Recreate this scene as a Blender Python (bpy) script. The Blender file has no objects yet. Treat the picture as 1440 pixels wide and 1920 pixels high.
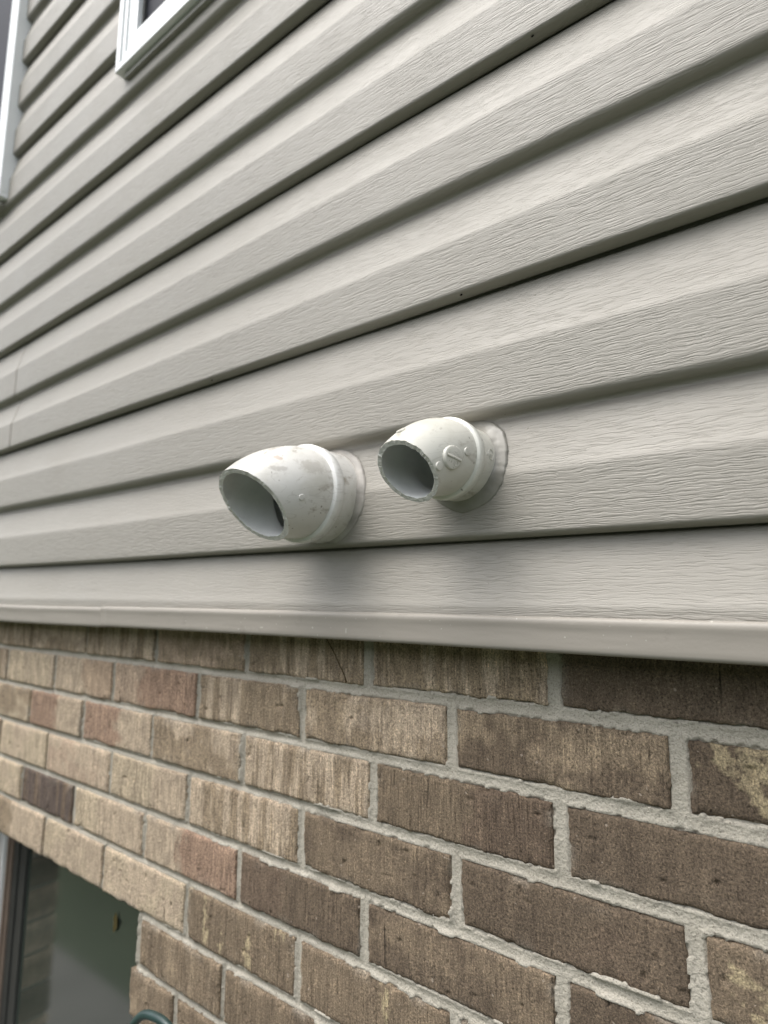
import bpy, bmesh, math, random
import numpy as np
from mathutils import Vector, Matrix
random.seed(7)
sc = bpy.context.scene
COL = sc.collection

# ------------------------------------------------------------------ camera
cam_d = bpy.data.cameras.new('camera')
cam = bpy.data.objects.new('camera', cam_d); COL.objects.link(cam)
R_ = Vector((0.7916, 0.6109, 0.0058)).normalized()
F_ = Vector((-0.6054, 0.7831, 0.1427)).normalized()
U_ = R_.cross(F_).normalized(); R_ = F_.cross(U_)
cam.matrix_world = Matrix(((R_.x, U_.x, -F_.x, 0.1163), (R_.y, U_.y, -F_.y, -0.5199), (R_.z, U_.z, -F_.z, 0.0267), (0, 0, 0, 1)))
cam_d.sensor_fit = 'VERTICAL'; cam_d.sensor_height = 36.0; cam_d.lens = 1145.16 / 1920 * 36
cam_d.clip_start = 0.02; cam_d.clip_end = 500
cam_d.dof.use_dof = True; cam_d.dof.focus_distance = 0.50; cam_d.dof.aperture_fstop = 5.2
sc.camera = cam

# ------------------------------------------------------------------ sky, sun, exposure
SUN_EL, SUN_AZ = math.radians(63), math.radians(-28)      # azimuth from -Y towards -X
w = bpy.data.worlds.new('World'); sc.world = w; w.use_nodes = True
nt = w.node_tree; nt.nodes.clear()
sky = nt.nodes.new('ShaderNodeTexSky'); sky.sky_type = 'NISHITA'; sky.sun_disc = False
sky.sun_elevation = SUN_EL
sky.sun_rotation = math.pi + SUN_AZ * -1
sky.air_density = 1.0; sky.dust_density = 4.0; sky.ozone_density = 1.0
hs = nt.nodes.new('ShaderNodeHueSaturation'); hs.inputs['Saturation'].default_value = 0.30
bg = nt.nodes.new('ShaderNodeBackground'); bg.inputs['Strength'].default_value = 0.15
ow = nt.nodes.new('ShaderNodeOutputWorld')
nt.links.new(sky.outputs[0], hs.inputs['Color']); nt.links.new(hs.outputs[0], bg.inputs[0]); nt.links.new(bg.outputs[0], ow.inputs[0])
sd = bpy.data.lights.new('sun', 'SUN'); sd.energy = 0.85; sd.angle = math.radians(55); sd.color = (1.0, 0.965, 0.91)
sun = bpy.data.objects.new('sun', sd); COL.objects.link(sun)
sdir = Vector((math.sin(SUN_AZ) * math.cos(SUN_EL), -math.cos(SUN_AZ) * math.cos(SUN_EL), math.sin(SUN_EL)))
sun.rotation_euler = sdir.to_track_quat('Z', 'Y').to_euler()
vs = sc.view_settings; vs.view_transform = 'Standard'; vs.look = 'None'; vs.gamma = 1.0; vs.exposure = 1.12; vs.use_curve_mapping = False

# ------------------------------------------------------------------ helpers
def h3(i, j, k, seed=0):
    n = (i.astype(np.int64) * 374761393 + j.astype(np.int64) * 668265263 + k.astype(np.int64) * 2147483647 + seed * 1274126177) & 0xffffffff
    n = ((n ^ (n >> 13)) * 1274126177) & 0xffffffff
    n = (n ^ (n >> 16)) & 0xffffffff
    return n / 4294967295.0 * 2 - 1
def vn(x, y, z=None, seed=0):
    """smooth value noise in -1..1"""
    x = np.asarray(x, float); y = np.asarray(y, float); x, y = np.broadcast_arrays(x, y)
    z = np.zeros_like(x) if z is None else np.broadcast_to(np.asarray(z, float), x.shape)
    i, j, k = np.floor(x), np.floor(y), np.floor(z)
    fx, fy, fz = x - i, y - j, z - k
    s = lambda t: t * t * t * (t * (t * 6 - 15) + 10)
    fx, fy, fz = s(fx), s(fy), s(fz)
    def c(a, b, d): return h3(i + a, j + b, k + d, seed)
    x00 = c(0,0,0)*(1-fx)+c(1,0,0)*fx; x10 = c(0,1,0)*(1-fx)+c(1,1,0)*fx
    x01 = c(0,0,1)*(1-fx)+c(1,0,1)*fx; x11 = c(0,1,1)*(1-fx)+c(1,1,1)*fx
    return (x00*(1-fy)+x10*fy)*(1-fz)+(x01*(1-fy)+x11*fy)*fz
def fbm(x, y, z=None, seed=0, o=3):
    t = 0; a = 1; n = 0
    for q in range(o):
        t = t + a * vn(np.asarray(x)*2**q, np.asarray(y)*2**q, None if z is None else np.asarray(z)*2**q, seed + q*17); n += a; a *= .5
    return t / n
def sstep(a, b, x):
    t = np.clip((x - a) / (b - a), 0, 1); return t*t*(3-2*t)

def mesh(name, V, Fc, mat, parent=None, smooth=True, colors=None):
    me = bpy.data.meshes.new(name)
    V = np.asarray(V, float)
    me.from_pydata([tuple(v) for v in V.tolist()], [], [tuple(f) for f in (Fc.tolist() if hasattr(Fc, 'tolist') else Fc)])
    if smooth: me.polygons.foreach_set('use_smooth', np.ones(len(me.polygons), bool))
    if colors is not None:
        at = me.color_attributes.new('tone', 'FLOAT_COLOR', 'POINT')
        c = np.ones((len(V), 4)); c[:, :colors.shape[1]] = colors
        at.data.foreach_set('color', c.ravel())
    me.materials.append(mat); me.update()
    o = bpy.data.objects.new(name, me); COL.objects.link(o)
    if parent is not None: o.parent = parent
    return o
def grid_faces(nu, nv, base=0):
    """nu rows x nv columns of vertices, index = r*nv+c"""
    r, c = np.meshgrid(np.arange(nu-1), np.arange(nv-1), indexing='ij')
    a = (r*nv + c).ravel() + base
    return np.stack([a, a+1, a+nv+1, a+nv], 1)
def box(b, x0, x1, y0, y1, z0, z1):
    vs_ = [b.verts.new(p) for p in ((x0,y0,z0),(x1,y0,z0),(x1,y1,z0),(x0,y1,z0),(x0,y0,z1),(x1,y0,z1),(x1,y1,z1),(x0,y1,z1))]
    for f in ((0,3,2,1),(4,5,6,7),(0,1,5,4),(1,2,6,5),(2,3,7,6),(3,0,4,7)): b.faces.new([vs_[i] for i in f])
def boxes(name, bl, mat, parent=None, bevel=0.0015):
    b = bmesh.new()
    for q in bl: box(b, *q)
    if bevel: bmesh.ops.bevel(b, geom=list(b.edges), offset=bevel, segments=2, profile=.6, affect='EDGES')
    me = bpy.data.meshes.new(name); b.to_mesh(me); b.free(); me.materials.append(mat)
    o = bpy.data.objects.new(name, me); COL.objects.link(o)
    if parent is not None: o.parent = parent
    return o
def empty(name, loc, label, cat, group=None):
    o = bpy.data.objects.new(name, None); COL.objects.link(o); o.empty_display_size = .05
    o.location = loc; tag(o, label, cat, group); return o
def tag(o, label, cat, group=None):
    o['kind'] = 'thing'
    o['label'] = label; o['category'] = cat
    if group: o['group'] = group
def keep(o, parent):
    """parent without moving: the meshes are written in world coordinates"""
    o.parent = parent; o.matrix_parent_inverse = Matrix.Translation(-parent.location)
    return o
def tube(pts, r, seg=14, sub=10):
    P = [Vector(p) for p in pts]; out = []
    for i in range(len(P)-1):
        p0, p1, p2, p3 = P[max(i-1,0)], P[i], P[i+1], P[min(i+2,len(P)-1)]
        for k in range(sub):
            t = k/sub
            out.append(.5*((2*p1)+(p2-p0)*t+(2*p0-5*p1+4*p2-p3)*t*t+(3*p1-p0-3*p2+p3)*t**3))
    out.append(P[-1]); V = []; up = Vector((0,1,0))
    for i, c in enumerate(out):
        t = (out[min(i+1,len(out)-1)]-out[max(i-1,0)]).normalized()
        e = t.cross(up).normalized(); f = e.cross(t)
        rr = r(i/(len(out)-1)) if callable(r) else r
        for s in range(seg):
            a = 2*math.pi*s/seg; V.append(c + rr*(math.cos(a)*e+math.sin(a)*f))
    n = len(out); Fc = []
    for i in range(n-1):
        for s in range(seg):
            a = i*seg+s; b = i*seg+(s+1)%seg; Fc.append((a, b, b+seg, a+seg))
    Fc.append(tuple(range(seg))[::-1]); Fc.append(tuple(range((n-1)*seg, n*seg)))
    return [tuple(v) for v in V], Fc

# ------------------------------------------------------------------ materials
class NT:
    def __init__(s, name, rough=.5, spec=.5, col=(.5,.5,.5), metal=0):
        s.m = bpy.data.materials.new(name); s.m.use_nodes = True; s.t = s.m.node_tree; s.t.nodes.clear()
        s.out = s.n('ShaderNodeOutputMaterial'); s.p = s.n('ShaderNodeBsdfPrincipled')
        s.p.inputs['Roughness'].default_value = rough; s.p.inputs['Base Color'].default_value = (*col, 1)
        s.p.inputs['Specular IOR Level'].default_value = spec; s.p.inputs['Metallic'].default_value = metal
        s.l(s.p.outputs[0], s.out.inputs[0])
    def n(s, t, **k):
        x = s.t.nodes.new(t)
        for a, b in k.items(): setattr(x, a, b)
        return x
    def l(s, a, b): s.t.links.new(a, b)
    def coord(s, scale=(1,1,1), rot=(0,0,0), src='Object'):
        c = s.n('ShaderNodeTexCoord'); m = s.n('ShaderNodeMapping')
        m.inputs['Scale'].default_value = scale; m.inputs['Rotation'].default_value = rot
        s.l(c.outputs[src], m.inputs[0]); return m.outputs[0]
    def noise(s, vec, scale=5, detail=2, rough=.5, dist=0):
        x = s.n('ShaderNodeTexNoise'); s.l(vec, x.inputs['Vector'])
        x.inputs['Scale'].default_value = scale; x.inputs['Detail'].default_value = detail
        x.inputs['Roughness'].default_value = rough; x.inputs['Distortion'].default_value = dist
        return x.outputs['Fac']
    def ramp(s, fac, stops):
        x = s.n('ShaderNodeValToRGB'); s.l(fac, x.inputs[0]); e = x.color_ramp.elements
        while len(e) < len(stops): e.new(.5)
        for i, (p, c) in enumerate(stops):
            e[i].position = p; e[i].color = (*c, 1) if len(c) == 3 else c
        return x.outputs[0]
    def math(s, op, a, b=None, c=None):
        x = s.n('ShaderNodeMath', operation=op)
        for i, v in enumerate((a, b, c)):
            if v is None: continue
            if isinstance(v, (int, float)): x.inputs[i].default_value = v
            else: s.l(v, x.inputs[i])
        return x.outputs[0]
    def mix(s, fac, a, b, mode='MIX'):
        x = s.n('ShaderNodeMix', data_type='RGBA', blend_type=mode)
        for i, v in ((0, fac), (6, a), (7, b)):
            if isinstance(v, (int, float)): x.inputs[i].default_value = v
            elif isinstance(v, tuple): x.inputs[i].default_value = (*v, 1)
            else: s.l(v, x.inputs[i])
        return x.outputs[2]
    def bump(s, h, dist, strength=1, prev=None):
        x = s.n('ShaderNodeBump'); x.inputs['Strength'].default_value = strength; x.inputs['Distance'].default_value = dist
        s.l(h, x.inputs['Height'])
        if prev is not None: s.l(prev, x.inputs['Normal'])
        return x.outputs[0]
    def base(s, c): s.l(c, s.p.inputs['Base Color'])
    def normal(s, c): s.l(c, s.p.inputs['Normal'])

def grain(n, k=1.0):
    """embossed wood grain running along X: thin wavering ridges that start and stop"""
    co = n.n('ShaderNodeTexCoord').outputs['Object']
    warp = n.noise(n.coord((11, 11, 45)), 1.0, 3, .6)
    warp2 = n.noise(n.coord((90, 60, 90)), 1.0, 1, .5)
    sep = n.n('ShaderNodeSeparateXYZ'); n.l(co, sep.inputs[0])
    z = n.math('MULTIPLY_ADD', warp, .007, sep.outputs[2]); z = n.math('MULTIPLY_ADD', warp2, .0022, z)
    cmb = n.n('ShaderNodeCombineXYZ')
    n.l(n.math('MULTIPLY', sep.outputs[0], 52.0), cmb.inputs[0]); n.l(n.math('MULTIPLY', sep.outputs[1], 40.0), cmb.inputs[1])
    n.l(n.math('MULTIPLY', z, 820.0), cmb.inputs[2])
    a = n.noise(cmb.outputs[0], 1.0, 2.5, .55)
    cr = n.ramp(a, [(.36, (0,0,0)), (.46, (.62,.62,.62)), (.55, (.82,.82,.82)), (.68, (1,1,1))])
    amt = n.noise(n.coord((6, 6, 22)), 1.0, 2, .5)
    amt = n.ramp(amt, [(.3, (.6,.6,.6)), (.6, (1,1,1))])
    hgt = n.math('MULTIPLY', cr, amt)
    g = n.n('ShaderNodeNewGeometry'); sn = n.n('ShaderNodeSeparateXYZ'); n.l(g.outputs['True Normal'], sn.inputs[0])
    fade = n.math('SUBTRACT', 1.0, n.math('MULTIPLY', n.math('MINIMUM', n.math('ABSOLUTE', sn.outputs[2]), .25), 1.5))   # the roller embosses the bevel more faintly
    hgt = n.math('MULTIPLY', hgt, fade)
    fine = n.noise(n.coord((500, 500, 900)), 1.0, 1, .5)
    b1 = n.bump(hgt, .00044*k, 1.0)
    return n.bump(fine, .00012, .6, b1)

def vinyl_mat():
    n = NT('vinyl_siding_beige', .48, .45)
    t = n.noise(n.coord((2.2, 2.2, 5)), 1.0, 4, .6)
    c = n.ramp(t, [(.3, (.284, .267, .233)), (.7, (.313, .295, .260))])
    d = n.noise(n.coord((26, 26, 40)), 1.0, 4, .65)
    c = n.mix(n.ramp(d, [(.52, (0,0,0)), (.78, (.22,.22,.22))]), c, (.26, .25, .22))
    dots = n.noise(n.coord((210, 210, 210)), 1.0, 1, .4)
    c = n.mix(n.ramp(dots, [(.80, (0,0,0)), (.84, (.6,.6,.6))]), c, (.16, .14, .11))
    n.base(c); n.normal(grain(n))
    r = n.noise(n.coord((9, 9, 9)), 1.0, 3, .6); n.l(n.ramp(r, [(.3, (.44,.44,.44)), (.7, (.54,.54,.54))]), n.p.inputs['Roughness'])
    return n.m
def trim_mat():
    n = NT('vinyl_trim_taupe', .46, .4)
    t = n.noise(n.coord((5, 5, 12)), 1.0, 4, .6)
    c = n.ramp(t, [(.3, (.272, .250, .217)), (.7, (.303, .279, .243))])
    sm = n.noise(n.coord((38, 38, 55)), 1.0, 5, .7)
    c = n.mix(n.ramp(sm, [(.60, (0,0,0)), (.80, (.55,.55,.55))]), c, (.17, .155, .14))
    sp = n.noise(n.coord((300, 300, 300)), 1.0, 0, .4)
    c = n.mix(n.ramp(sp, [(.80, (0,0,0)), (.83, (.8,.8,.8))]), c, (.45, .43, .38))
    n.base(c)
    f = n.noise(n.coord((420, 420, 420)), 1.0, 2, .5); wv = n.noise(n.coord((9, 9, 60)), 1.0, 2, .5)
    n.normal(n.bump(f, .00018, .5, n.bump(wv, .0016, .5))); return n.m
def pvc_mat(name, tint, rust=None, dirt=.5):
    n = NT(name, .30, .5)
    t = n.noise(n.coord((18, 18, 18)), 1.0, 5, .65)
    c = n.mix(n.ramp(t, [(.45, (0,0,0)), (.72, (dirt,dirt,dirt))]), tint, (.42, .40, .33))
    s2 = n.noise(n.coord((60, 25, 45), (.3,.5,.2)), 1.0, 5, .7, .4)
    c = n.mix(n.ramp(s2, [(.56, (0,0,0)), (.66, (.9*dirt,.9*dirt,.9*dirt)), (.8, (1.3*dirt,1.3*dirt,1.3*dirt))]), c, (.30, .27, .22))
    s3 = n.noise(n.coord((24, 9, 60), (.2,.9,.4)), 1.0, 2, .5, .6)
    c = n.mix(n.ramp(s3, [(.493, (0,0,0)), (.5, (.38,.38,.38)), (.507, (0,0,0))]), c, (.36, .34, .30))
    sp = n.noise(n.coord((230, 230, 230)), 1.0, 1, .4)
    c = n.mix(n.ramp(sp, [(.74, (0,0,0)), (.79, (.75,.75,.75))]), c, (.16, .13, .10))
    for (pos, rad, colr, amt) in (rust or []):
        g = n.n('ShaderNodeNewGeometry'); vm = n.n('ShaderNodeVectorMath', operation='SUBTRACT'); n.l(g.outputs['Position'], vm.inputs[0]); vm.inputs[1].default_value = pos
        v2 = n.n('ShaderNodeVectorMath', operation='DIVIDE'); n.l(vm.outputs[0], v2.inputs[0]); v2.inputs[1].default_value = rad
        v3 = n.n('ShaderNodeVectorMath', operation='LENGTH'); n.l(v2.outputs[0], v3.inputs[0])
        nn = n.noise(n.coord((160, 160, 120)), 1.0, 4, .7)
        d = n.math('ADD', n.math('MULTIPLY_ADD', nn, 1.6, v3.outputs['Value']), -.75)
        c = n.mix(n.ramp(d, [(.0, (amt,amt,amt)), (.6, (amt,amt,amt)), (.9, (0,0,0))]), c, colr)
    n.base(c)
    f = n.noise(n.coord((60, 60, 60)), 1.0, 3, .5)
    n.normal(n.bump(f, .0006, .5)); return n.m
def simple(name, col, rough=.5, spec=.5, bscale=None, bdist=.0003, var=.12, vscale=30):
    n = NT(name, rough, spec)
    t = n.noise(n.coord((vscale,)*3), 1.0, 4, .6)
    n.base(n.ramp(t, [(.3, tuple(x*(1-var) for x in col)), (.7, tuple(min(1, x*(1+var)) for x in col))]))
    if bscale: n.normal(n.bump(n.noise(n.coord((bscale,)*3), 1.0, 3, .6), bdist, .7))
    return n.m
def brick_mat():
    n = NT('wirecut_brick', .9, .25)
    a = n.n('ShaderNodeAttribute', attribute_name='tone'); c = a.outputs['Color']
    st = n.noise(n.coord((620, 620, 28)), 1.0, 3, .65)
    al = a.outputs['Alpha']
    c = n.mix(al, c, n.ramp(st, [(.30, (.50,.48,.46)), (.44, (.92,.92,.91)), (.54, (1.05,1.05,1.04)), (.70, (1.5,1.48,1.44))]), 'MULTIPLY')
    g = n.noise(n.coord((620, 620, 520)), 1.0, 3, .85)
    c = n.mix(1.0, c, n.ramp(g, [(.32, (.25,.24,.23)), (.45, (.82,.82,.82)), (.56, (1.12,1.11,1.10)), (.68, (1.9,1.85,1.75)), (.78, (2.6,2.5,2.3))]), 'MULTIPLY')
    m = n.noise(n.coord((60, 60, 26)), 1.0, 4, .65)
    c = n.mix(1.0, c, n.ramp(m, [(.3, (.76,.75,.75)), (.7, (1.22,1.21,1.18))]), 'MULTIPLY')
    cr = n.noise(n.coord((190, 190, 9)), 1.0, 2, .6)
    c = n.mix(n.ramp(cr, [(.70, (0,0,0)), (.76, (.75,.75,.75))]), c, (.05, .04, .03))
    peb = n.noise(n.coord((210, 210, 210)), 1.0, 0, .4)
    c = n.mix(n.ramp(peb, [(.80, (0,0,0)), (.84, (.6,.6,.6))]), c, (.50, .42, .34))
    n.base(c)
    b = n.bump(g, .0018, .9, n.bump(st, .0016, .8, n.bump(n.math('MULTIPLY', n.ramp(cr, [(.68, (0,0,0)), (.78, (1,1,1))]), -1.0), .002, 1)))
    n.normal(b); return n.m
def mortar_mat():
    n = NT('sand_mortar', .95, .2)
    t = n.noise(n.coord((22, 22, 22)), 1.0, 5, .6)
    c = n.ramp(t, [(.3, (.375, .348, .292)), (.7, (.462, .432, .370))])
    g = n.noise(n.coord((700, 700, 700)), 1.0, 3, .8)
    c = n.mix(1.0, c, n.ramp(g, [(.30, (.45,.44,.41)), (.43, (.95,.95,.95)), (.7, (1.22,1.21,1.18))]), 'MULTIPLY')
    p = n.noise(n.coord((330, 330, 330)), 1.0, 1, .5)
    c = n.mix(n.ramp(p, [(.72, (0,0,0)), (.77, (.7,.7,.7))]), c, (.16, .14, .12))
    n.base(c)
    n.normal(n.bump(g, .0012, .8, n.bump(p, .0022, .6))); return n.m
def glass_mat(name, col, rough, ior):
    n = NT(name, rough, .5, col); n.p.inputs['IOR'].default_value = ior
    wv = n.noise(n.coord((3, 3, 3)), 1.0, 1, .5); n.normal(n.bump(wv, .002, .2)); return n.m

M_VINYL = vinyl_mat(); M_TRIM = trim_mat(); M_BRICK = brick_mat(); M_MORTAR = mortar_mat()
M_WHITE = simple('white_window_vinyl', (.80, .82, .82), .35, .5, 80, .0002, .02)
M_JCH = simple('dark_channel_vinyl', (.30, .29, .26), .5, .4)
M_SHEATH = simple('wall_sheathing', (.05, .045, .04), .9, .2)
M_CAULK = simple('grey_silicone_caulk', (.235, .225, .195), .33, .5, 60, .0008, .2, 30)
M_FOAM = simple('pale_smeared_caulk', (.33, .31, .28), .5, .4, 90, .0010, .25, 40)
M_HOLE = simple('weep_hole_black', (.006, .006, .005), .9, .1)
M_HOSE = simple('dark_green_rubber', (.022, .045, .042), .38, .5, 300, .0003, .25, 60)
M_SCREEN = simple('dark_insect_screen', (.018, .021, .032), .6, .15, None, 0, .25, 5)
M_TANVINYL = simple('tan_window_vinyl', (.24, .185, .145), .5, .4)
M_GREYSEAL = simple('charcoal_window_sash', (.045, .047, .043), .5, .4)
M_GLASS = glass_mat('basement_glass', (.036, .046, .038), .10, 2.7)
M_LEAF = simple('dry_yellow_leaf', (.11, .085, .028), .7, .3, 200, .0004, .3, 120)
M_TWIG = simple('dry_brown_stem', (.07, .045, .022), .9, .2)
def lawn_mat():
    n = NT('mown_grass', .9, .2)
    t = n.noise(n.coord((3, 3, 3)), 1.0, 6, .7)
    n.base(n.ramp(t, [(.3, (.052, .068, .040)), (.7, (.078, .096, .058))])); n.normal(n.bump(n.noise(n.coord((60,60,60)), 1, 3, .7), .03, .8)); return n.m
M_LAWN = lawn_mat()
M_GRAVEL = simple('dark_gravel', (.10, .09, .08), .95, .2, 60, .02, .5, 55)
M_CONC = simple('worn_concrete', (.15, .145, .14), .9, .2, 80, .003, .12, 4)

# ------------------------------------------------------------------ ground
GZ = -1.02
def flat(name, x0, x1, y0, y1, z, mat):
    o = mesh(name, [(x0,y0,z),(x1,y0,z),(x1,y1,z),(x0,y1,z)], [(0,1,2,3)], mat, smooth=False); o['kind'] = 'structure'; return o
flat('ground', -160, 160, -160, 40, GZ, M_LAWN)
b = bmesh.new()                                        # shrub row added out of view to cut the low sky, mirrored in panes
N1, N2 = 170, 26
gx = np.linspace(-14, 14, N1); gv = np.linspace(0, 1, N2)
GX, GV = np.meshgrid(gx, gv)
GY = -6.2 - 1.3*np.sin(GV*np.pi*.5)*0 + .9*(2*np.abs(GV-.5) - 1)*0 - 1.6*sstep(.45, .55, GV); GH = GZ + 2.7*np.minimum(GV, 1-GV)*2
GY = GY + .5*fbm(GX*1.1, GH*1.3, seed=70); GH = GH + .45*fbm(GX*.8, GV*3, seed=71)*sstep(.1, .4, np.minimum(GV, 1-GV)*2)
M_SKY_BLOCK = simple('sky_block_leaves', (.030, .055, .022), .8, .2, 30, .03, .5, 18)
hd = mesh('sky_block_hedge', np.stack([GX, GY, GH], -1).reshape(-1, 3), grid_faces(N2, N1), M_SKY_BLOCK); hd['kind'] = 'stuff'; hd['label'] = 'dark green shrub row added across the lawn to cut low sky light, seen only in the panes'
flat('path', -9, 9, -.245, .14, GZ+.02, M_CONC)

# ------------------------------------------------------------------ siding wall
LZ = [.0855, .1988, .3215, .4380, .5545, .6720, .7880]
while LZ[-1] < 3.2: LZ.append(LZ[-1] + .1168)
LZ = [-.031] + LZ                            # first one hides behind the base trim
SF, SB = -.042, -.0285                       # front face and back of the bevel
_dx = [(.0855,.0035),(.1988,.004),(.3215,.001),(.438,-.0100),(.5545,-.0085),(.672,-.011),(.788,-.002),(.95,.006),(1.1,.012),(3.3,.012)]
def sag(x, z):
    k = np.clip((-.29 - x) / .96, 0, 1.3)
    return np.interp(z, [a for a, b in _dx], [b for a, b in _dx]) * k
PIPES = {'L': dict(x0=-.336, z0=.1365, yb=-.0775, rh=.0498, rs=.0478, rb=.0516, rm=.0440, m=(-.3534, -.1251, .1187), th=42.3, ps=-7.1, w=.0052),
         'R': dict(x0=-.1640, z0=.1508, yb=-.0725, rh=.0350, rs=.0342, rb=.0368, rm=.0300, m=(-.1735, -.1138, .1325), th=39.5, ps=-8.7, w=.0042)}
def course_profile(i):
    """(z, y) from the lip of course i up to below the next lip"""
    z0, z1 = LZ[i], LZ[i+1]; lock = (i % 2 == 1); nlock = ((i+1) % 2 == 1)
    zc = z0 + (z1-z0)*.468
    P = []
    if lock:                                    # free bottom edge of a panel: butt with an open gap under it
        P += [(z0-.0030, SB+.0015), (z0-.0040, SB-.0005), (z0-.0041, SB-.0025), (z0-.0036, SB-.0058), (z0-.0028, SF+.0045), (z0-.0022, SF+.0022), (z0-.0012, SF+.0009), (z0-.0002, SF+.0002), (z0+.0012, SF)]
    else:                                       # formed lap inside a panel: soft fillet
        P += [(z0-.0105, SB-.0003), (z0-.0080, SB-.0007), (z0-.0058, SB-.0018), (z0-.0045, SB-.0042), (z0-.0040, SF+.0055), (z0-.0022, SF+.0028), (z0-.0006, SF+.0011), (z0+.0012, SF+.0003), (z0+.0030, SF)]
    for k in range(1, 9): P.append((z0+.003 + (zc-.004-z0-.003)*k/8.5, SF))
    P += [(zc-.0030, SF+.0000), (zc-.0012, SF+.0002), (zc+.0012, SF+.0008), (zc+.0035, SF+.0017)]
    zt = z1 - (.0022 if nlock else .0105); n = 9
    yc = SF+.0017; ye = SB+.0012 if nlock else SB-.0003
    for k in range(1, n+1):
        t = k/n; P.append((zc+.0035 + (zt-zc-.0035)*t, yc + (ye-yc)*(t**.92)))
    if nlock: P = [q for q in P if q[0] < z1-.0075] + [(z1-.0070, SB+.0004), (z1-.0056, SB+.0014), (z1-.0045, SB+.0036)]
    if nlock: P += [(z1+.004, SB+.0040), (z1+.014, SB+.0040)]
    return P
def side_y(z):
    """front of the cladding at height z"""
    for i in range(len(LZ)-1):
        if LZ[i] <= z < LZ[i+1]:
            z0, z1 = LZ[i], LZ[i+1]; zc = z0+(z1-z0)*.468
            if z < zc: return SF
            return SF + (SB-SF)*(z-zc)/(z1-zc)
    return SF
W2 = (-.841, .10, .937, 2.3); W1 = (-2.25, -1.3312, .917, 2.3)   # x0,x1,z0,z1 of the two windows
def panel_strip(idx, xs, dy):
    """one panel (two courses, or one for the bottom) as a grid"""
    rows = []
    for i in idx:
        p = course_profile(i)
        if rows and rows[-1][0] > p[0][0]: p = [q for q in p if q[0] > rows[-1][0]]
        rows += p
    zz = np.array([r[0] for r in rows]); yy = np.array([r[1] for r in rows])
    X, Z = np.meshgrid(xs, zz); Y = np.repeat(yy[:, None], len(xs), 1) + dy
    Y = Y + .0006*vn(X*3.1, Z*6, seed=idx[0]) - .0004*vn(X*9, Z*3, seed=3+idx[0])
    if idx[0] == 0: Y = np.where(Z < .004, SF, Y)
    if idx[0] == 0: Z = np.maximum(Z, .004 + .0001*np.arange(len(zz))[:, None])
    Z2 = Z + sag(X, Z) + .0007*vn(X*2.3, Z*0+idx[0], seed=5)
    V = np.stack([X, Y, Z2], -1).reshape(-1, 3)
    Fc = grid_faces(len(zz), len(xs))
    cen = V[Fc].mean(1); keepf = np.ones(len(Fc), bool)
    for P in PIPES.values():
        keepf &= ((cen[:,0]-P['x0'])**2 + (cen[:,2]-P['z0'])**2) > (P['rh']-.004)**2
    for x0, x1, z0, z1 in (W2, W1):
        keepf &= ~((cen[:,0] > x0+.006) & (cen[:,0] < x1-.006) & (cen[:,2] > z0+.010) & (cen[:,2] < z1))
    return V, Fc[keepf]
xs_all = np.unique(np.concatenate([np.arange(-3.6, -.5, .03), np.arange(-.5, -.08, .0035), np.arange(-.08, 1.0, .03), [W2[0]+.006, W2[1]-.006, W1[0]+.006, W1[1]-.006]]))
siding = empty('siding_wall', (0, -.03, 0), 'beige dutch lap vinyl siding with embossed wood grain above the brick', 'siding')
VV, FF, base = [], [], 0
panels = [[0]] + [[i, i+1] for i in range(1, len(LZ)-2, 2)]
seams = {3: -1.187}
for idx in panels:
    s = seams.get(idx[0])
    if s is None: runs = [(xs_all, 0.0)]
    else: runs = [(np.append(xs_all[xs_all < s], s), -.0004), (np.insert(xs_all[xs_all > s-.015], 0, s-.015), 0.0)]
    for xs, dy in runs:
        V, Fc = panel_strip(idx, xs, dy)
        if dy:                                  # the cut end of the overlapping panel
            pass
        VV.append(V); FF.append(Fc+base); base += len(V)
cl = mesh('cladding', np.concatenate(VV), np.concatenate(FF), M_VINYL); keep(cl, siding)
so = cl.modifiers.new('thickness', 'SOLIDIFY'); so.thickness = .0011; so.offset = -1
bk = boxes('sheathing', [(-3.6, 1.0, .125, .30, .03, 3.3), (-3.6, 1.0, .0, .125, 3.28, 3.3), (.985, 1.0, -.02, .125, .03, 3.28), (-3.6, -3.585, -.02, .125, .03, 3.28)], M_SHEATH, None, 0); keep(bk, siding)
for (hx, hi) in ((-.1636, 3), (-.0833, 5), (-.62, 5), (-.55, 3)):
    z = LZ[hi]-.0035; b = bmesh.new()
    bmesh.ops.create_uvsphere(b, u_segments=10, v_segments=6, radius=.0013)
    for v in b.verts: v.co = Vector((hx + v.co.x*1.15, SF+.0037 + v.co.y*.5, z + v.co.z*.75))
    me = bpy.data.meshes.new('weep_hole'); b.to_mesh(me); b.free(); me.materials.append(M_HOLE)
    o = bpy.data.objects.new('weep_hole', me); COL.objects.link(o); keep(o, siding)

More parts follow.
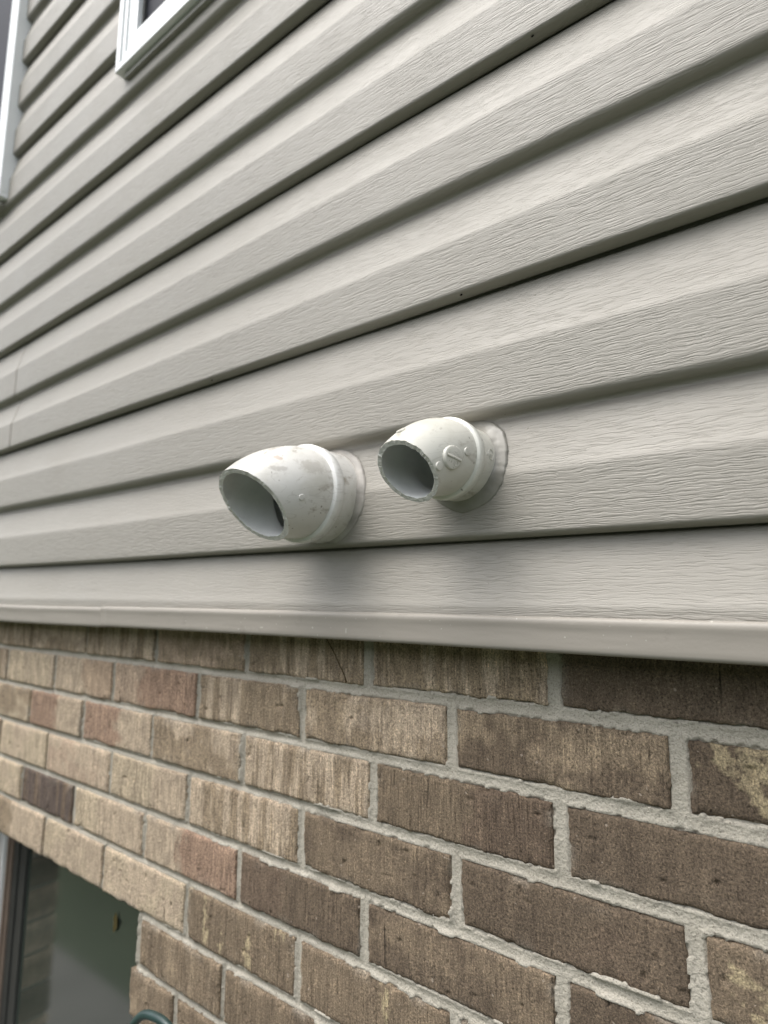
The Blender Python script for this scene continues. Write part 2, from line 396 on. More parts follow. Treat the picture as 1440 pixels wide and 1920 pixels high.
# base trim: rounded top bead, smooth face, rolled bottom, two lengths
TR = [(.0062,-.0400),(.0090,-.0402),(.0113,-.0408),(.0130,-.0424),(.0136,-.0443),(.0133,-.0462),(.0120,-.0477),(.0100,-.0484),(.0075,-.0483),(.0050,-.0477),(.0020,-.0474),(-.0030,-.0472),(-.0080,-.0472),(-.0110,-.0471),(-.0128,-.0466),(-.0140,-.0452),(-.0145,-.0430),(-.0145,-.0380),(-.0145,-.012),(-.0145,.004)]
def trim(x0, x1, dy, dz):
    xs = np.unique(np.concatenate([np.arange(x0, x1, .02), [x1]])); zz = np.array([t[0] for t in TR]); yy = np.array([t[1] for t in TR])
    X, Z = np.meshgrid(xs, zz); Y = np.repeat(yy[:,None], len(xs), 1)
    face = np.clip((-.039-Y)/.006, 0, 1)
    Y = Y + dy + .0007*vn(X*5, X*0, seed=9)*face
    sl = np.interp(X, [-1.3, -.3, .06, 1], [.0012, 0, -.0004, -.0010])
    bot = np.clip((.006-Z)/.02, 0, 1)
    Z = Z + dz + sl - bot*np.interp(X, [-1.3, -.3, .06], [.0030, 0, .0003]) + .0004*vn(X*4, X*0+3)
    V = np.stack([X, Y, Z], -1).reshape(-1,3); return V, grid_faces(len(zz), len(xs))
for (x0, x1, dy, dz) in ((-3.6, -.7790, -.0002, -.0006), (-.7772, 1.0, -.0018, .0008)):
    V, Fc = trim(x0, x1, dy, dz); o = mesh('base_trim', V, Fc, M_TRIM); keep(o, siding)
    m = o.modifiers.new('t', 'SOLIDIFY'); m.thickness = .0012; m.offset = 1

# ------------------------------------------------------------------ brick wall
S = .2032; RW = .2032/3
OPX0, OPX1, OPZ = -1.385, -.7205, -6*RW          # basement window opening (brick face), head height
D=(.155,.120,.088); DP=(.168,.126,.094); M=(.300,.238,.170); T=(.475,.388,.295); TY=(.48,.400,.296); Rr=(.350,.245,.182); P=(.45,.350,.266); O=(.425,.325,.240); DK=(.115,.090,.078); Y=(.42,.35,.23); DM=(.225,.176,.126)
# (course, left head) : base, secondary, how the secondary sits
TONE = {(0,-.5):(D,DM,'speck'),(0,-1.5):(M,T,'streak'),(0,-2.5):(M,T,'streak'),(0,-3.5):(M,P,'cloud'),(0,-4.5):(T,M,'streak'),(0,-5.5):(T,M,'cloud'),(0,-6.5):(M,T,'streak'),  # left bricks of the top course toned lighter to offset the trim's shade
 (1,0):(D,Y,'blotch'),(1,-1):(D,M,'cloud'),(1,-2):(M,T,'cloud'),(1,-3):(M,T,'streak'),(1,-4):(P,Rr,'right'),(1,-5):(O,T,'left'),(1,-6):(TY,T,'streak'),(1,-7):(T,M,'streak'),
 (2,-.5):(D,DM,'speck'),(2,-1.5):(DP,DM,'left'),(2,-2.5):(T,M,'streak'),(2,-3.5):(M,T,'cloud'),(2,-4.5):(T,Rr,'left'),(2,-5.5):(T,Rr,'left'),(2,-6.5):(M,TY,'cloud'),
 (3,0):(DM,Y,'blotch'),(3,-1):(D,DP,'speck'),(3,-2):(DM,D,'cloud'),(3,-3):(T,M,'streak'),(3,-4):(T,TY,'left'),(3,-5):(T,P,'cloud'),(3,-6):(TY,T,'cloud'),(3,-7):(T,M,'cloud'),
 (4,-.5):(D,DM,'speck'),(4,-1.5):(D,DM,'cloud'),(4,-2.5):(DP,D,'right'),(4,-3.5):(T,Rr,'right'),(4,-4.5):(TY,T,'right'),(4,-5.5):(DK,DP,'streak'),(4,-6.5):(TY,T,'cloud'),
 (5,-1):(D,DM,'speck'),(5,-2):(DM,Y,'patch'),(5,-3):(DM,Y,'stripes'),(5,-4):(T,TY,'cloud'),(5,-5):(TY,T,'cloud'),(5,-6):(M,T,'right'),(5,-7):(T,M,'cloud'),
 (6,-.5):(D,DM,'speck'),(6,-1.5):(D,DM,'cloud'),(6,-2.5):(D,DM,'left'),(6,-3.5):(DM,M,'streak'),
 (7,-1):(D,DM,'speck'),(7,-2):(D,DM,'cloud'),(7,-3):(DM,D,'cloud'),(7,-4):(DM,M,'cloud')}
HEAD = {(0,-.5):-.0997,(0,-1.5):-.3075,(0,-2.5):-.5061,(0,-3.5):-.709,(1,0):-.0030,(1,-1):-.2037,(1,-2):-.4044,(1,-3):-.603,(1,-4):-.8221,(1,-5):-1.0196,
 (2,-.5):-.0979,(2,-1.5):-.2995,(2,-2.5):-.5061,(2,-3.5):-.706,(2,-4.5):-.9085,(2,-5.5):-1.1035,(3,0):.0015,(3,-1):-.2001,(3,-2):-.4028,(3,-3):-.6142,(3,-4):-.8135,(3,-5):-1.0244,
 (4,-1.5):-.3097,(4,-2.5):-.5067,(4,-3.5):-.7132,(4,-4.5):-.9192,(4,-5.5):-1.1126,(5,-2):-.4029,(5,-3):-.6073,(5,-4):-.8142,(5,-5):-1.0096,(6,-2.5):-.5272,(7,-3):-.6208}
def headx(c, k): return HEAD.get((c, k), k*S)
BZ = {1:-.0690,2:-.1357,3:-.2030,4:-.2716,5:-.3375,6:-.4072,7:-.4738}
def bedz(j): return BZ.get(j, -j*RW)
def joint_w(x):  return float(np.interp(x, [-1.3, -.7, -.3, .1], [.0080, .0090, .0116, .0142]))
bricks = []      # x0,x1,z0,z1,c,k
NC = 16
for c in range(-1, NC):
    off = -.5 if c % 2 == 0 else 0
    zt, zb = bedz(c), bedz(c+1)
    for kk in range(-17, 5):
        k = kk+off; x0, x1 = headx(c, k), headx(c, k+1)
        if c == -1: zt = .045
        if c >= 6:
            if x1 <= OPX0+.02 or x0 >= OPX1-.02: pass
            elif x0 < OPX1 < x1: x0 = OPX1 - joint_w(OPX1)*.53 - (.0040 if c % 2 else 0)
            elif x0 < OPX0 < x1: x1 = OPX0 + .005
            else: continue
            if c >= 6 and x1-x0 < .03: continue
            if c > 11 and False: continue
        bricks.append([x0, x1, zb, zt, c, k])
# half-bricks beside the opening keep the bond
random.seed(3)
V_all, F_all, C_all, nb = [], [], [], 0
for bi, (x0, x1, z0, z1, c, k) in enumerate(bricks):
    jw = joint_w((x0+x1)/2)*1.06
    a0, a1 = x0+jw*.5, x1-jw*.5; b0, b1 = z0+jw*.5*.98, z1-jw*.5*.98
    vis = (-1.35 < (x0+x1)/2 < .2) and c <= 7
    cell = (.0017 if (x0+x1)/2 > -.75 else .0025) if vis else .02
    nx = max(4, int((a1-a0)/cell)); nz = max(3, int((b1-b0)/cell))
    u = np.concatenate([[0,0], np.linspace(0,1,nx+1), [1,1]]); v = np.concatenate([[0,0], np.linspace(0,1,nz+1), [1,1]])
    U, Vv = np.meshgrid(u, v); X = a0+(a1-a0)*U; Z = b0+(b1-b0)*Vv
    nr, ncn = U.shape; ri, ci = np.meshgrid(np.arange(nr), np.arange(ncn), indexing='ij')
    ring = np.minimum(np.minimum(ri, nr-1-ri), np.minimum(ci, ncn-1-ci))
    ed = np.minimum(np.minimum(X-a0, a1-X), np.minimum(Z-b0, b1-Z))
    side = np.exp(-ed/.004)
    amp = np.interp((x0+x1)/2, [-1.2, 0], [.0009, .0017])
    X = X + side*amp*(fbm(X*60+bi*3.7, Z*60, seed=1) + .5*vn(X*260, Z*260+bi, seed=2))
    Z = Z + side*amp*(fbm(X*45+bi*9.1, Z*60+4, seed=3) + .5*vn(X*260, Z*260+bi, seed=4))
    Yd = .0016*np.exp(-ed/.0014) + .0006*fbm(X*14, Z*14+bi, seed=5)
    if vis:
        Yd = Yd + .00035*vn(X*330+bi, Z*16, seed=6) + .0003*vn(X*520, Z*420+bi, seed=7)
        pit = vn(X*110+bi*5, Z*110, seed=8); Yd = Yd + .0022*sstep(.86, .97, pit) + .0030*np.exp(-ed/.0035)*sstep(.35, .8, vn(X*38+bi*2.3, Z*38, seed=9))
    tilt = random.uniform(-.0009, .0009); Yd = Yd + tilt*(U-.5)*2 + random.uniform(-.0006, .0006)
    inner = ring >= 2
    Yd = np.where(ring == 0, .100 if (c >= 6 and (abs(x0-OPX1) < .02 or abs(x1-OPX0) < .02)) else .03, np.where(ring == 1, .010, Yd))
    if c == 5:                                   # lintel course has a deep soffit over the opening
        Yd = np.where((ring == 0), .10, Yd)
    Vt = np.stack([X, Yd, Z], -1).reshape(-1, 3)
    tn = TONE.get((c, k))
    if tn is None:
        tn = random.choice([(D,DM,'cloud'),(M,T,'cloud'),(T,TY,'streak'),(T,Rr,'left'),(DP,D,'cloud')]) if k < -1 else random.choice([(D,DM,'speck'),(DP,DM,'cloud'),(DM,Y,'blotch')])
    A, B, mode = tn
    if mode == 'right': t = sstep(.34, .44, U + .06*vn(Z*60+bi, X*20, seed=11) + .05*vn(X*200, Z*80, seed=12))
    elif mode == 'left': t = 1 - sstep(.50, .62, U + .06*vn(Z*60+bi, X*20, seed=11) + .05*vn(X*200, Z*80, seed=12))
    elif mode == 'streak': t = sstep(-.15, .45, vn(X*75+bi*3, Z*9, seed=13)*.7 + .5*vn(X*300, Z*30, seed=14))
    elif mode == 'stripes': t = sstep(.25, .5, vn(X*62+bi*3, Z*7, seed=15)*.8 + .35*vn(X*280, Z*200, seed=14))*sstep(.0,.15,Vv)
    elif mode == 'blotch': t = sstep(.04, .16, fbm(X*34+bi, Z*48+X*20, seed=16)+ .14*vn(X*300, Z*300, seed=14) + .35*(U-.45) - .1)
    elif mode == 'patch': t = sstep(.10, .26, vn(X*34+1.7, Z*22, seed=18)*.5 + .3*vn(X*240, Z*200, seed=14) - 8*np.abs(U-.62)+.45)
    elif mode == 'low': t = sstep(-.2, .5, vn(X*40, Z*20, seed=19) + (.3-Vv))
    elif mode == 'cloud': t = sstep(-.25, .45, fbm(X*22+bi, Z*34, seed=20) + .25*vn(X*240, Z*60, seed=14))
    else: t = .6*sstep(.2, .8, fbm(X*30+bi, Z*30, seed=21))
    t = t[..., None]
    cc = np.array(A)*(1-t) + np.array(B)*t
    r0 = random.uniform(.93, 1.07)
    cc = cc*r0
    # pale chips and mortar film along arrises of the nearer bricks
    film = sstep(.35, .8, vn(X*45+bi*2, Z*45, seed=23))*np.exp(-ed/.0035)*.55
    cc = cc*(1-film[..., None]) + np.array((.36,.33,.28))*film[..., None]
    V_all.append(Vt); F_all.append(grid_faces(nr, ncn)+nb); C_all.append(np.concatenate([cc, np.full(cc.shape[:2]+(1,), .30 if mode in ('speck','blotch') else (.7 if mode == 'cloud' else 1.0))], -1).reshape(-1,4)); nb += len(Vt)
wall = empty('brick_wall', (0, .05, GZ), 'running bond wall of tan and dark brown wirecut bricks under the siding', 'brick wall')
o = mesh('bricks', np.concatenate(V_all), np.concatenate(F_all), M_BRICK, colors=np.concatenate(C_all)); keep(o, wall)

# mortar: one continuous bed whose face dips or bulges along each joint
def mortar_grid(x0, x1, z0, z1, step):
    xs = np.arange(x0, x1+step*.5, step); zs = np.arange(z0, z1+step*.5, step)
    X, Z = np.meshgrid(xs, zs)
    dist = np.full(X.shape, .05)
    for j in range(-1, NC+1): dist = np.minimum(dist, np.abs(Z - bedz(j)))
    for c in range(-1, NC):
        off = -.5 if c % 2 == 0 else 0
        inz = (Z > bedz(c+1)) & (Z <= (bedz(c) if c >= 0 else .06))
        for kk in range(-17, 6):
            d = np.abs(X - headx(c, kk+off)); dist = np.where(inz, np.minimum(dist, d), dist)
    wj = np.interp(X, [-1.3, -.7, -.3, .1], [.0080, .0090, .0116, .0142])*.5
    t = np.clip(dist/wj, 0, 1.6)
    deep = np.interp(X + .08*vn(X*6, Z*6, seed=40), [-1.2, -.45, -.30, .1], [.0062, .0060, .0034, .0022])
    Y = deep*(1 - .62*np.minimum(t,1)**2)
    Y = Y + .0007*fbm(X*60, Z*60, seed=31) + .0003*vn(X*330, Z*330, seed=32)
    sm = fbm(X*22, Z*26, seed=33)
    over = sstep(.30, .50, sm)*sstep(-.75, -.35, X)
    lim = 1.0 + .38*over + .14*vn(X*180, Z*180, seed=34)
    Y = np.where((t > .8) & (t < lim), Y*(1-over) + over*(-.0004 + .0006*vn(X*120, Z*120, seed=35)), Y)
    Y = np.where(t >= lim, np.maximum(Y, .0045), Y)
    V = np.stack([X, Y, Z], -1).reshape(-1,3); Fc = grid_faces(len(zs), len(xs)); cen = V[Fc].mean(1)
    kf = ~((cen[:,0] > OPX0) & (cen[:,0] < OPX1 + .0035 - .0012*vn(cen[:,2]*90, cen[:,2]*0)) & (cen[:,2] < OPZ+.004))
    return V, Fc[kf]
V1, F1 = mortar_grid(-.90, .10, -.56, .04, .0019)
V2, F2 = mortar_grid(-1.45, -.90, -.56, .04, .0030)
V3, F3 = mortar_grid(-3.5, -1.45, -1.02, .04, .012); V4, F4 = mortar_grid(.10, 1.0, -1.02, .04, .012); V5, F5 = mortar_grid(-1.45, .10, -1.02, -.56, .012)
vv = [V1, V2, V3, V4, V5]; ff = []; b = 0
for v_, f_ in zip(vv, (F1, F2, F3, F4, F5)): ff.append(f_+b); b += len(v_)
o = mesh('mortar', np.concatenate(vv), np.concatenate(ff), M_MORTAR); keep(o, wall)
# jambs and head of the opening, seen reflected in the basement glass
jb = []
z = -7*RW
o = boxes('jamb_backing', [(OPX1+.004, OPX1+.06, .012, .135, GZ, OPZ+.02), (OPX0-.06, OPX0-.004, .012, .135, GZ, OPZ+.02), (OPX0-.06, OPX1+.06, .012, .135, OPZ+.006, OPZ+.05)], M_MORTAR, None, 0); keep(o, wall)

# ------------------------------------------------------------------ basement window
YG = .108
bw = empty('basement_window', ((OPX0+OPX1)/2, YG, -.72), 'dark basement window recessed in the brick at lower left', 'window')
zb, zt = GZ+.12, OPZ+.004
keep(boxes('frame', [(OPX0-.03, OPX0+.0270, YG-.026, YG+.03, zb, zt), (OPX1-.010, OPX1+.003, YG-.012, YG+.03, zb, zt), (OPX0+.0270, OPX1-.010, YG-.012, YG+.03, zt-.012, zt), (OPX0+.0270, OPX1-.010, YG-.026, YG+.03, zb, zb+.03)], M_WHITE), bw)
keep(boxes('stop_bead', [(OPX0+.0272, OPX0+.0325, YG-.020, YG+.02, zb+.03, zt-.012), (OPX0+.0327, OPX0+.038, YG-.014, YG+.02, zb+.03, zt-.012)], M_TANVINYL, None, .001), bw)
keep(boxes('sash', [(OPX0+.0385, OPX0+.060, YG-.010, YG+.02, zb+.03, zt-.012), (OPX0+.0605, OPX0+.088, YG-.006, YG+.02, zb+.03, zt-.012), (OPX0+.0885, OPX1-.010, YG-.006, YG+.02, zb+.0305, zb+.05)], M_GREYSEAL, None, .001), bw)
keep(boxes('pane', [(OPX0+.06, OPX1-.010, YG, YG+.004, zb+.03, zt-.012)], M_GLASS, None, 0), bw)
keep(boxes('sill', [(OPX0, OPX1, -.01, YG-.03, zb-.06, zb-.002)], M_CONC, None, .004), bw)
# leaf stuck to the pane
lf = []
lp = [(-.0, .030), (-.007, .012), (-.010, -.004), (-.006, -.018), (-.008, -.030), (.0, -.026), (.007, -.014), (.013, .000), (.006, .014)]
cx_, cz_ = -.9475, -.527
V = [(cx_, YG-.0045, cz_)] + [(cx_+a*.62, YG-.003-.002*(i % 2), cz_+b_*.55) for i, (a, b_) in enumerate(lp)]
Fc = [(0, 1+i, 1+(i+1) % len(lp)) for i in range(len(lp))]
lo = mesh('leaf', V, Fc, M_LEAF, smooth=False); lo.modifiers.new('t', 'SOLIDIFY').thickness = .0006
tag(lo, 'small dry yellow leaf stuck to the basement window pane', 'leaf')

# ------------------------------------------------------------------ upper windows
def upper_window(x0, x1, z0, z1, label, yf):
    t = empty('window', ((x0+x1)/2, yf, z0), label, 'window', 'white framed windows in the siding')
    yb_ = -.020
    # nested mouldings from the outer flange inwards; each ring is four mitred-looking members butted together
    def ring(nm, o0, wd, y_, mat=M_WHITE, zlow=None):
        zl = wd if zlow is None else zlow
        xa, xb, za, zc_ = x0+o0[0], x1-o0[0], z0+o0[1], z1-o0[0]
        keep(boxes(nm, [(xa, xb, y_, yb_, za, za+zl), (xa, xa+wd, y_, yb_, za+zl+.0002, zc_), (xb-wd, xb, y_, yb_, za+zl+.0002, zc_)], mat, None, .0012), t)
        return (o0[0]+wd, o0[1]+zl)
    a = ring('frame', (0, 0), .0125, yf)
    a = ring('frame', (a[0]+.0001, a[1]+.0001), .0045, yf+.006, M_WHITE, .0045)
    a = ring('frame', (a[0]+.0001, a[1]+.0001), .0085, yf+.002, M_WHITE, .0100)
    a = ring('frame', (a[0]+.0001, a[1]+.0001), .0035, yf+.009, M_WHITE, .0030)
    a = ring('sash', (a[0]+.0001, a[1]+.0001), .0270, yf+.004, M_WHITE, .0230)
    a = ring('glazing_bead', (a[0]+.0001, a[1]+.0001), .0050, yf+.012, M_GREYSEAL, .0050)
    keep(boxes('screen', [(x0+a[0]-.002, x1-a[0]+.002, yf+.018, yf+.020, z0+a[1]-.002, z1)], M_SCREEN, None, 0), t)
    keep(boxes('channel', [(x0+.016, x1-.016, -.050, yb_, z0-.011, z0-.001)], M_JCH, None, .001), t)
    return t
upper_window(W2[0], W2[1], W2[2], W2[3], 'white framed window whose lower left corner hangs at the top of the siding', -.060)
upper_window(W1[0], W1[1], W1[2], W1[3], 'white framed window at the far left edge, only its right jamb in view', -.060)

# ------------------------------------------------------------------ vent elbows
def path(P, n=40):
    x0, z0, yb = P['x0'], P['z0'], P['yb']
    m = np.array(P['m']); th, ps = np.radians(P['th']), np.radians(P['ps'])
    t = np.array([np.sin(ps)*np.cos(th), -np.cos(ps)*np.cos(th), -np.sin(th)])
    P1 = np.array([x0, yb, z0]); d = np.linalg.norm(m-P1); k = .36*d
    B = [P1, P1+np.array([0, -k, 0]), m-t*k, m]
    C, T, R = [], [], []
    for y, r in ((-.020, P['rh']), (-.035, P['rh']), (-.05, P['rh']), (yb+.0065, P['rh']+.0002)):
        C.append((x0, y, z0)); T.append((0, -1, 0)); R.append(r)
    for i in range(n+1):
        u = i/n; u0 = u
        c = (1-u0)**3*B[0]+3*(1-u0)**2*u0*B[1]+3*(1-u0)*u0**2*B[2]+u0**3*B[3]
        dd = 3*((1-u0)**2*(B[1]-B[0])+2*(1-u0)*u0*(B[2]-B[1])+u0**2*(B[3]-B[2]))
        C.append(c); T.append(dd/np.linalg.norm(dd)); R.append(P['rs']+(P['rm']-P['rs'])*(u**1.7))
    C.insert(-1, C[-1]-T[-1]*.0004); T.insert(-1, T[-1]); R.insert(-1, R[-1])
    return np.array(C, float), np.array(T, float), np.array(R, float)
def surf(P, s, a):
    C, T, R = path(P); s = min(max(s, 0), len(C)-1.001); i = int(s); f = s-i
    c = C[i]*(1-f)+C[i+1]*f; t = T[i]*(1-f)+T[i+1]*f; t /= np.linalg.norm(t); r = R[i]*(1-f)+R[i+1]*f
    e1 = np.cross(t, [0, 0, 1.]); e1 /= np.linalg.norm(e1); e2 = np.cross(e1, t)
    n = np.cos(a)*e1+np.sin(a)*e2
    return c+r*n, n, t, r
def rings(C, T, R, seg, seed=0, ragged=0):
    V = []; ang = np.arange(seg)*2*np.pi/seg
    for i, (c, t, r) in enumerate(zip(C, T, R)):
        e1 = np.cross(t, [0, 0, 1.]); e1 /= np.linalg.norm(e1); e2 = np.cross(e1, t)
        rg = 0 if isinstance(ragged, (int, float)) else ragged[i]
        dr = rg*(.6*vn(np.cos(ang)*9+seed, np.sin(ang)*9, seed=50)+.6*vn(np.cos(ang)*30, np.sin(ang)*30+seed, seed=51))
        dt = rg*(.6*vn(np.cos(ang)*5, np.sin(ang)*5+seed, seed=52)+.5*vn(np.cos(ang)*26+seed, np.sin(ang)*26, seed=53)+1.6*sstep(.72, .95, vn(np.cos(ang)*14+seed, np.sin(ang)*14, seed=54)))
        rr = r+dr*.6
        V.append(c + rr[:,None]*(np.cos(ang)[:,None]*e1+np.sin(ang)[:,None]*e2) + dt[:,None]*t)
    return np.concatenate(V)
def ring_faces(n, seg, base=0):
    r, c = np.meshgrid(np.arange(n-1), np.arange(seg), indexing='ij')
    a = r*seg+c; b = r*seg+(c+1) % seg
    return np.stack([a.ravel(), b.ravel(), (b+seg).ravel(), (a+seg).ravel()], 1)+base
def elbow(key, label, mat, matband):
    P = PIPES[key]; t = empty('vent_pipe', (P['x0'], -.03, P['z0']), label, 'vent pipe', 'plastic vent elbows poking out of the siding')
    C, T, R = path(P); seg = 200; w_ = P['w']; rg = np.zeros(len(C)); rg[-1] = .0006
    sd_ = 3 if key == 'L' else 8; nC = len(C)
    V = rings(C, T, R, seg, sd_, [0]*(nC-1)+[.0006])
    o = mesh('elbow_body', V, ring_faces(nC, seg), mat); keep(o, t)
    E_ = C[-1]; tt = T[-1]; re = R[-1]
    V = rings(np.array([E_]*5), np.array([tt]*5), np.array([re, re-w_*.25, re-w_*.5, re-w_*.75, re-w_]), seg, sd_, [.0006]*5)
    sg = V.reshape(5, seg, 3); sg[1:4] += tt*(.00018*np.random.RandomState(sd_).randn(3, seg, 1))
    o = mesh('cut_rim', sg.reshape(-1, 3), ring_faces(5, seg), M_CUT, smooth=False); keep(o, t)
    ix = list(range(nC-2, 3, -3))
    Co = [E_]+[C[i] for i in ix]+[(P['x0'], -.05, P['z0']), (P['x0'], -.049, P['z0']), (P['x0'], .02, P['z0']), (P['x0'], .11, P['z0'])]
    To = [tt]+[T[i] for i in ix]+[(0,-1,0)]*4
    Ri = [re-w_]+[R[i]-w_ for i in ix]+[P['rh']-w_, P['rh']-w_*2.0, P['rh']-w_*2.1, P['rh']-w_*2.1]
    V = rings(np.array(Co, float), np.array(To, float), np.array(Ri, float), seg, sd_, [.0006]+[0]*(len(Co)-1))
    Fc = ring_faces(len(Co), seg).tolist(); n = len(Co); Fc.append(list(range((n-1)*seg, n*seg)))
    o = mesh('bore', V, Fc, M_BORE); keep(o, t)
    # raised band where the socket ends
    yb = P['yb']; rh, rb = P['rh'], P['rb']
    bl = .0105 if key == 'L' else .0085
    prof = [(yb+bl+.0012, rh-.0006), (yb+bl+.0006, rb-.0006), (yb+bl, rb), (yb+.0004, rb+.0002), (yb-.0004, rb-.0004), (yb-.0014, P['rs']-.0008)]
    V = rings(np.array([(P['x0'], y, P['z0']) for y, r in prof]), np.array([(0,-1,0)]*len(prof), float), np.array([r for y, r in prof]), seg)
    o = mesh('ridge_band', V, ring_faces(len(prof), seg), matband); keep(o, t)
    return t
def on_surface(P, s, deg, pts2, hgt):
    """lift a 2D outline (along, around) onto the elbow's skin"""
    p, n, t, r = surf(P, s, math.radians(deg)); b = np.cross(n, t); b /= np.linalg.norm(b); t2 = np.cross(b, n)
    out = []
    for (a, c, h) in pts2:
        sag_ = r - math.sqrt(max(r*r-c*c, 1e-9))
        out.append(p + t2*a + b*c + n*(h*hgt - sag_))
    return out
def boss(parent, P, s, deg, rad, hgt, mat, name='boss', rim=False, seg=28):
    pr = [(1.06, -.6), (1.0, .9), (.93, 1.0), (.80, .55 if rim else 1.0), (.4, .5 if rim else 1.0), (0.02, .5 if rim else 1.0)]
    pts = []
    for rr, h in pr:
        for q in range(seg): a = 2*math.pi*q/seg; pts.append((rad*rr*math.cos(a), rad*rr*math.sin(a), h))
    V = on_surface(P, s, deg, pts, hgt); Fc = ring_faces(len(pr), seg).tolist()
    Fc.append(list(range((len(pr)-1)*seg, len(pr)*seg)))
    o = mesh(name, V, Fc, mat); keep(o, parent); return o
def marks(parent, P, s, deg, strokes, wd, hgt, mat, name):
    """small raised strokes: list of ((x0,y0),(x1,y1)) in metres, x along, y around"""
    V, Fc = [], []
    for (p0, p1) in strokes:
        p0 = np.array(p0); p1 = np.array(p1); d = p1-p0; L = np.linalg.norm(d)+1e-9; d = d/L; q = np.array([-d[1], d[0]])*wd/2
        n = max(1, int(L/.0012)); b = len(V)
        row = []
        for i in range(n+1):
            c = p0+(p1-p0)*i/n
            row += [(*(c-q), -.5), (*(c-q*.7), 1), (*(c+q*.7), 1), (*(c+q), -.5)]
        V += on_surface(P, s, deg, row, hgt)
        for i in range(n):
            for j in range(3): Fc.append((b+i*4+j, b+i*4+j+1, b+i*4+4+j+1, b+i*4+4+j))
    o = mesh(name, V, Fc, mat); keep(o, parent); return o
PL = pvc_mat('pvc_white_dirty', (.62, .61, .575), [((-.2902, -.071, .1216), (.0045, .0045, .012), (.25, .13, .06), .9), ((-.318, -.127, .162), (.010, .004, .004), (.36, .27, .21), .7), ((-.318, -.128, .150), (.022, .012, .004), (.30, .28, .25), .5), ((-.300, -.100, .155), (.020, .020, .010), (.40, .38, .34), .6)], .85)
PLB = pvc_mat('pvc_band_white', (.74, .74, .715), None, .2)
PR = pvc_mat('pvc_cream', (.60, .59, .53), None, .75)
PRB = pvc_mat('pvc_band_cream', (.68, .68, .62), None, .15)
M_CUT = simple('sawn_plastic', (.58, .58, .54), .75, .25, 700, .0005, .18, 300)
M_BORE = simple('plastic_bore', (.66, .67, .66), .45, .4, None, 0, .06, 60)
tl = elbow('L', 'larger dirty white plastic elbow pipe with a rust mark, left of the two', PL, PLB)
tr = elbow('R', 'smaller cream plastic elbow pipe with an embossed round badge, right of the two', PR, PRB)
BOSSES = [('L', 18.0, -166, .0030, 'boss'), ('R', 23.5, -172, .0098, 'badge'), ('R', 12.0, -178, .0036, 'boss'), ('R', 38.5, -172, .0036, 'boss'), ('R', 34.0, 94, .0040, 'boss')]
for key, s, deg, rad, nm in BOSSES:
    boss(tl if key == 'L' else tr, PIPES[key], s, deg, rad, -.0 + .0011 if nm == 'boss' else .0017, PL if key == 'L' else PR, nm, rim=False)
bs = [b for b in BOSSES if b[4] == 'badge'][0]
st = [((-.0066, .0048), (.0068, -.0048))]
marks(tr, PIPES['R'], bs[1], bs[2], st, .0030, .0025, PR, 'badge_bar')
st = []
rs = random.Random(5)
for i in range(26):
    a = rs.uniform(0, 2*math.pi); r0 = rs.uniform(.0030, .0078); x, y = r0*math.cos(a), r0*math.sin(a)
    if abs(.0048*x+.0068*y) / .0083 < .0022: continue
    a2 = rs.choice((0, math.pi/2, .7)); st.append(((x, y), (x+.0011*math.cos(a2), y+.0011*math.sin(a2))))
for q in range(12):
    a, b_ = 2*math.pi*q/12, 2*math.pi*(q+1)/12; st.append(((-.0005+.0022*math.cos(a), .0052+.0022*math.sin(a)), (-.0005+.0022*math.cos(b_), .0052+.0022*math.sin(b_))))
marks(tr, PIPES['R'], bs[1], bs[2], st, .00055, .0021, PR, 'badge_lettering')
# small certification ring with letters beside it on the hub of the right pipe
st = []
for q in range(14):
    a, b_ = 2*math.pi*q/14, 2*math.pi*(q+1)/14; st.append(((.0042*math.cos(a), .0050*math.sin(a)), (.0042*math.cos(b_), .0050*math.sin(b_))))
st += [((-.002, 0), (.002, 0)), ((0, -.0025), (0, .0025)), ((.0066, -.001), (.0066, .0015)), ((.0078, -.001), (.0078, .0015)), ((.0066, .0015), (.0078, .0015)), ((-.001, .002), (.001, .002))]
marks(tr, PIPES['R'], 2.0, 176, st, .0006, .0006, PR, 'embossed_mark')

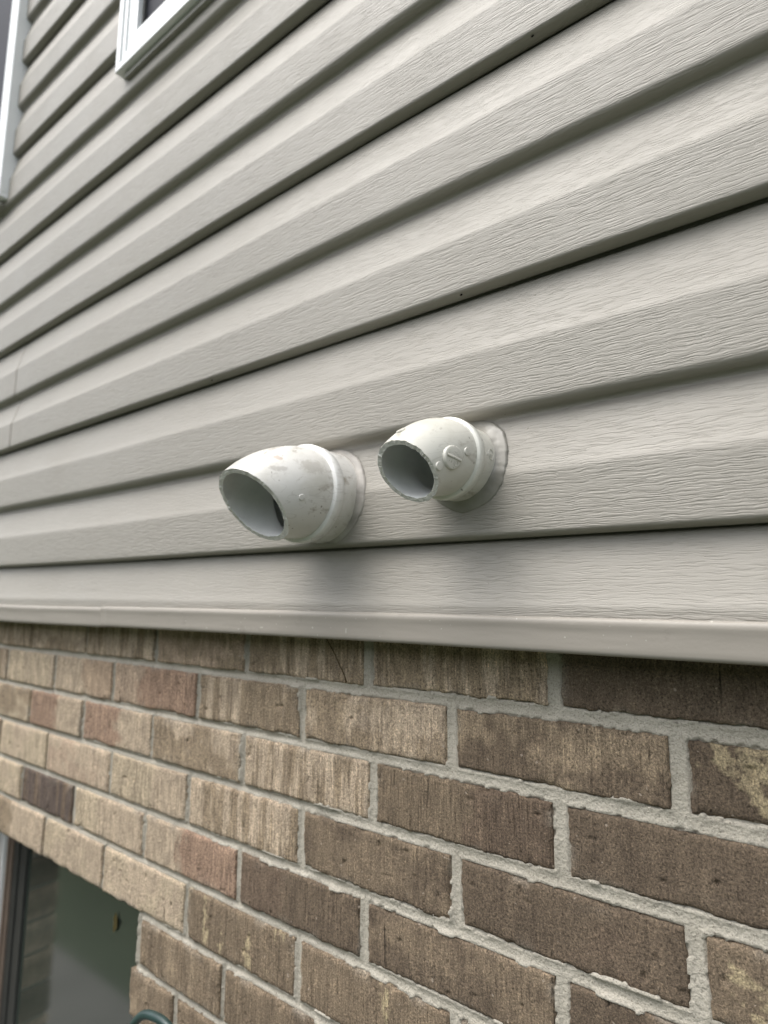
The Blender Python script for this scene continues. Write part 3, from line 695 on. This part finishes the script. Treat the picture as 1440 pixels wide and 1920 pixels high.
# caulk skirts: irregular collars that follow the siding and climb the pipe
def collar(key, parent, mat, spread, seed, top_lump):
    P = PIPES[key]; seg = 144; nr = 16; V = []; C = []
    for i in range(nr+1):
        u = i/nr
        for q in range(seg):
            a = 2*math.pi*q/seg
            ca, sa = math.cos(a), math.sin(a)
            rag = float(.6*vn(ca*1.8+seed, sa*1.8, seed=61)+.25*vn(ca*4+seed, sa*4, seed=62)+.12*vn(ca*11, sa*11+seed, seed=63)+.08*vn(ca*28, sa*28+seed, seed=66))
            right = .5+.5*ca; low = .5-.5*sa
            wd = spread*(.45+.60*right+.08*low)*(1+.40*rag)
            r = P['rh']-.001 + wd*u
            x, z = P['x0']+ca*r, P['z0']+sa*r
            z = min(z, LZ[2]-.006) if z > LZ[2]-.006 else z
            ys = side_y(z - float(sag(x, z)))
            climb = (.0035 if key == 'L' else .0030)*(1-u)**3*(1+.8*rag)
            th = .0011*(1-u**6)+.0002 + climb + .0007*max(0, float(vn(x*60, z*60, seed=64+seed)))*(1-u) + .00025*float(vn(x*200, z*200, seed=65))*(1-u**3)
            if i == nr: th = -.0012
            V.append((x, ys-th, z))
    o = mesh('caulk_collar', V, ring_faces(nr+1, seg), mat); keep(o, parent)
collar('L', tl, M_FOAM, .0070, 3, True)
collar('R', tr, M_CAULK, .0112, 7, False)

# ------------------------------------------------------------------ green hose and dry stem
hp = [(-.74,-.10,GZ+.01),(-.67,-.09,-.72),(-.612,-.082,-.52),(-.594,-.08,-.474),(-.568,-.08,-.442),(-.540,-.08,-.4315),(-.512,-.08,-.4325),(-.488,-.08,-.447),(-.468,-.08,-.486),(-.440,-.085,-.60),(-.42,-.10,GZ+.01)]
V, Fc = tube(hp, .0047, 16, 10); ho = mesh('hose', V, Fc, M_HOSE); tag(ho, 'thin dark green hose arching up in front of the lower bricks', 'hose')
V, Fc = tube([(-.3665,-.004,-.0120),(-.3605,-.003,-.0215),(-.3520,-.0025,-.033),(-.3445,-.0025,-.0445),(-.3375,-.0025,-.0545),(-.3340,-.003,-.0625)], lambda t: .00045+.0007*max(0,(t-.8)/.2), 8, 6)
tw = mesh('stem', V, Fc, M_TWIG); tag(tw, 'thin dry brown stem hanging from the trim against the top brick course', 'stem')
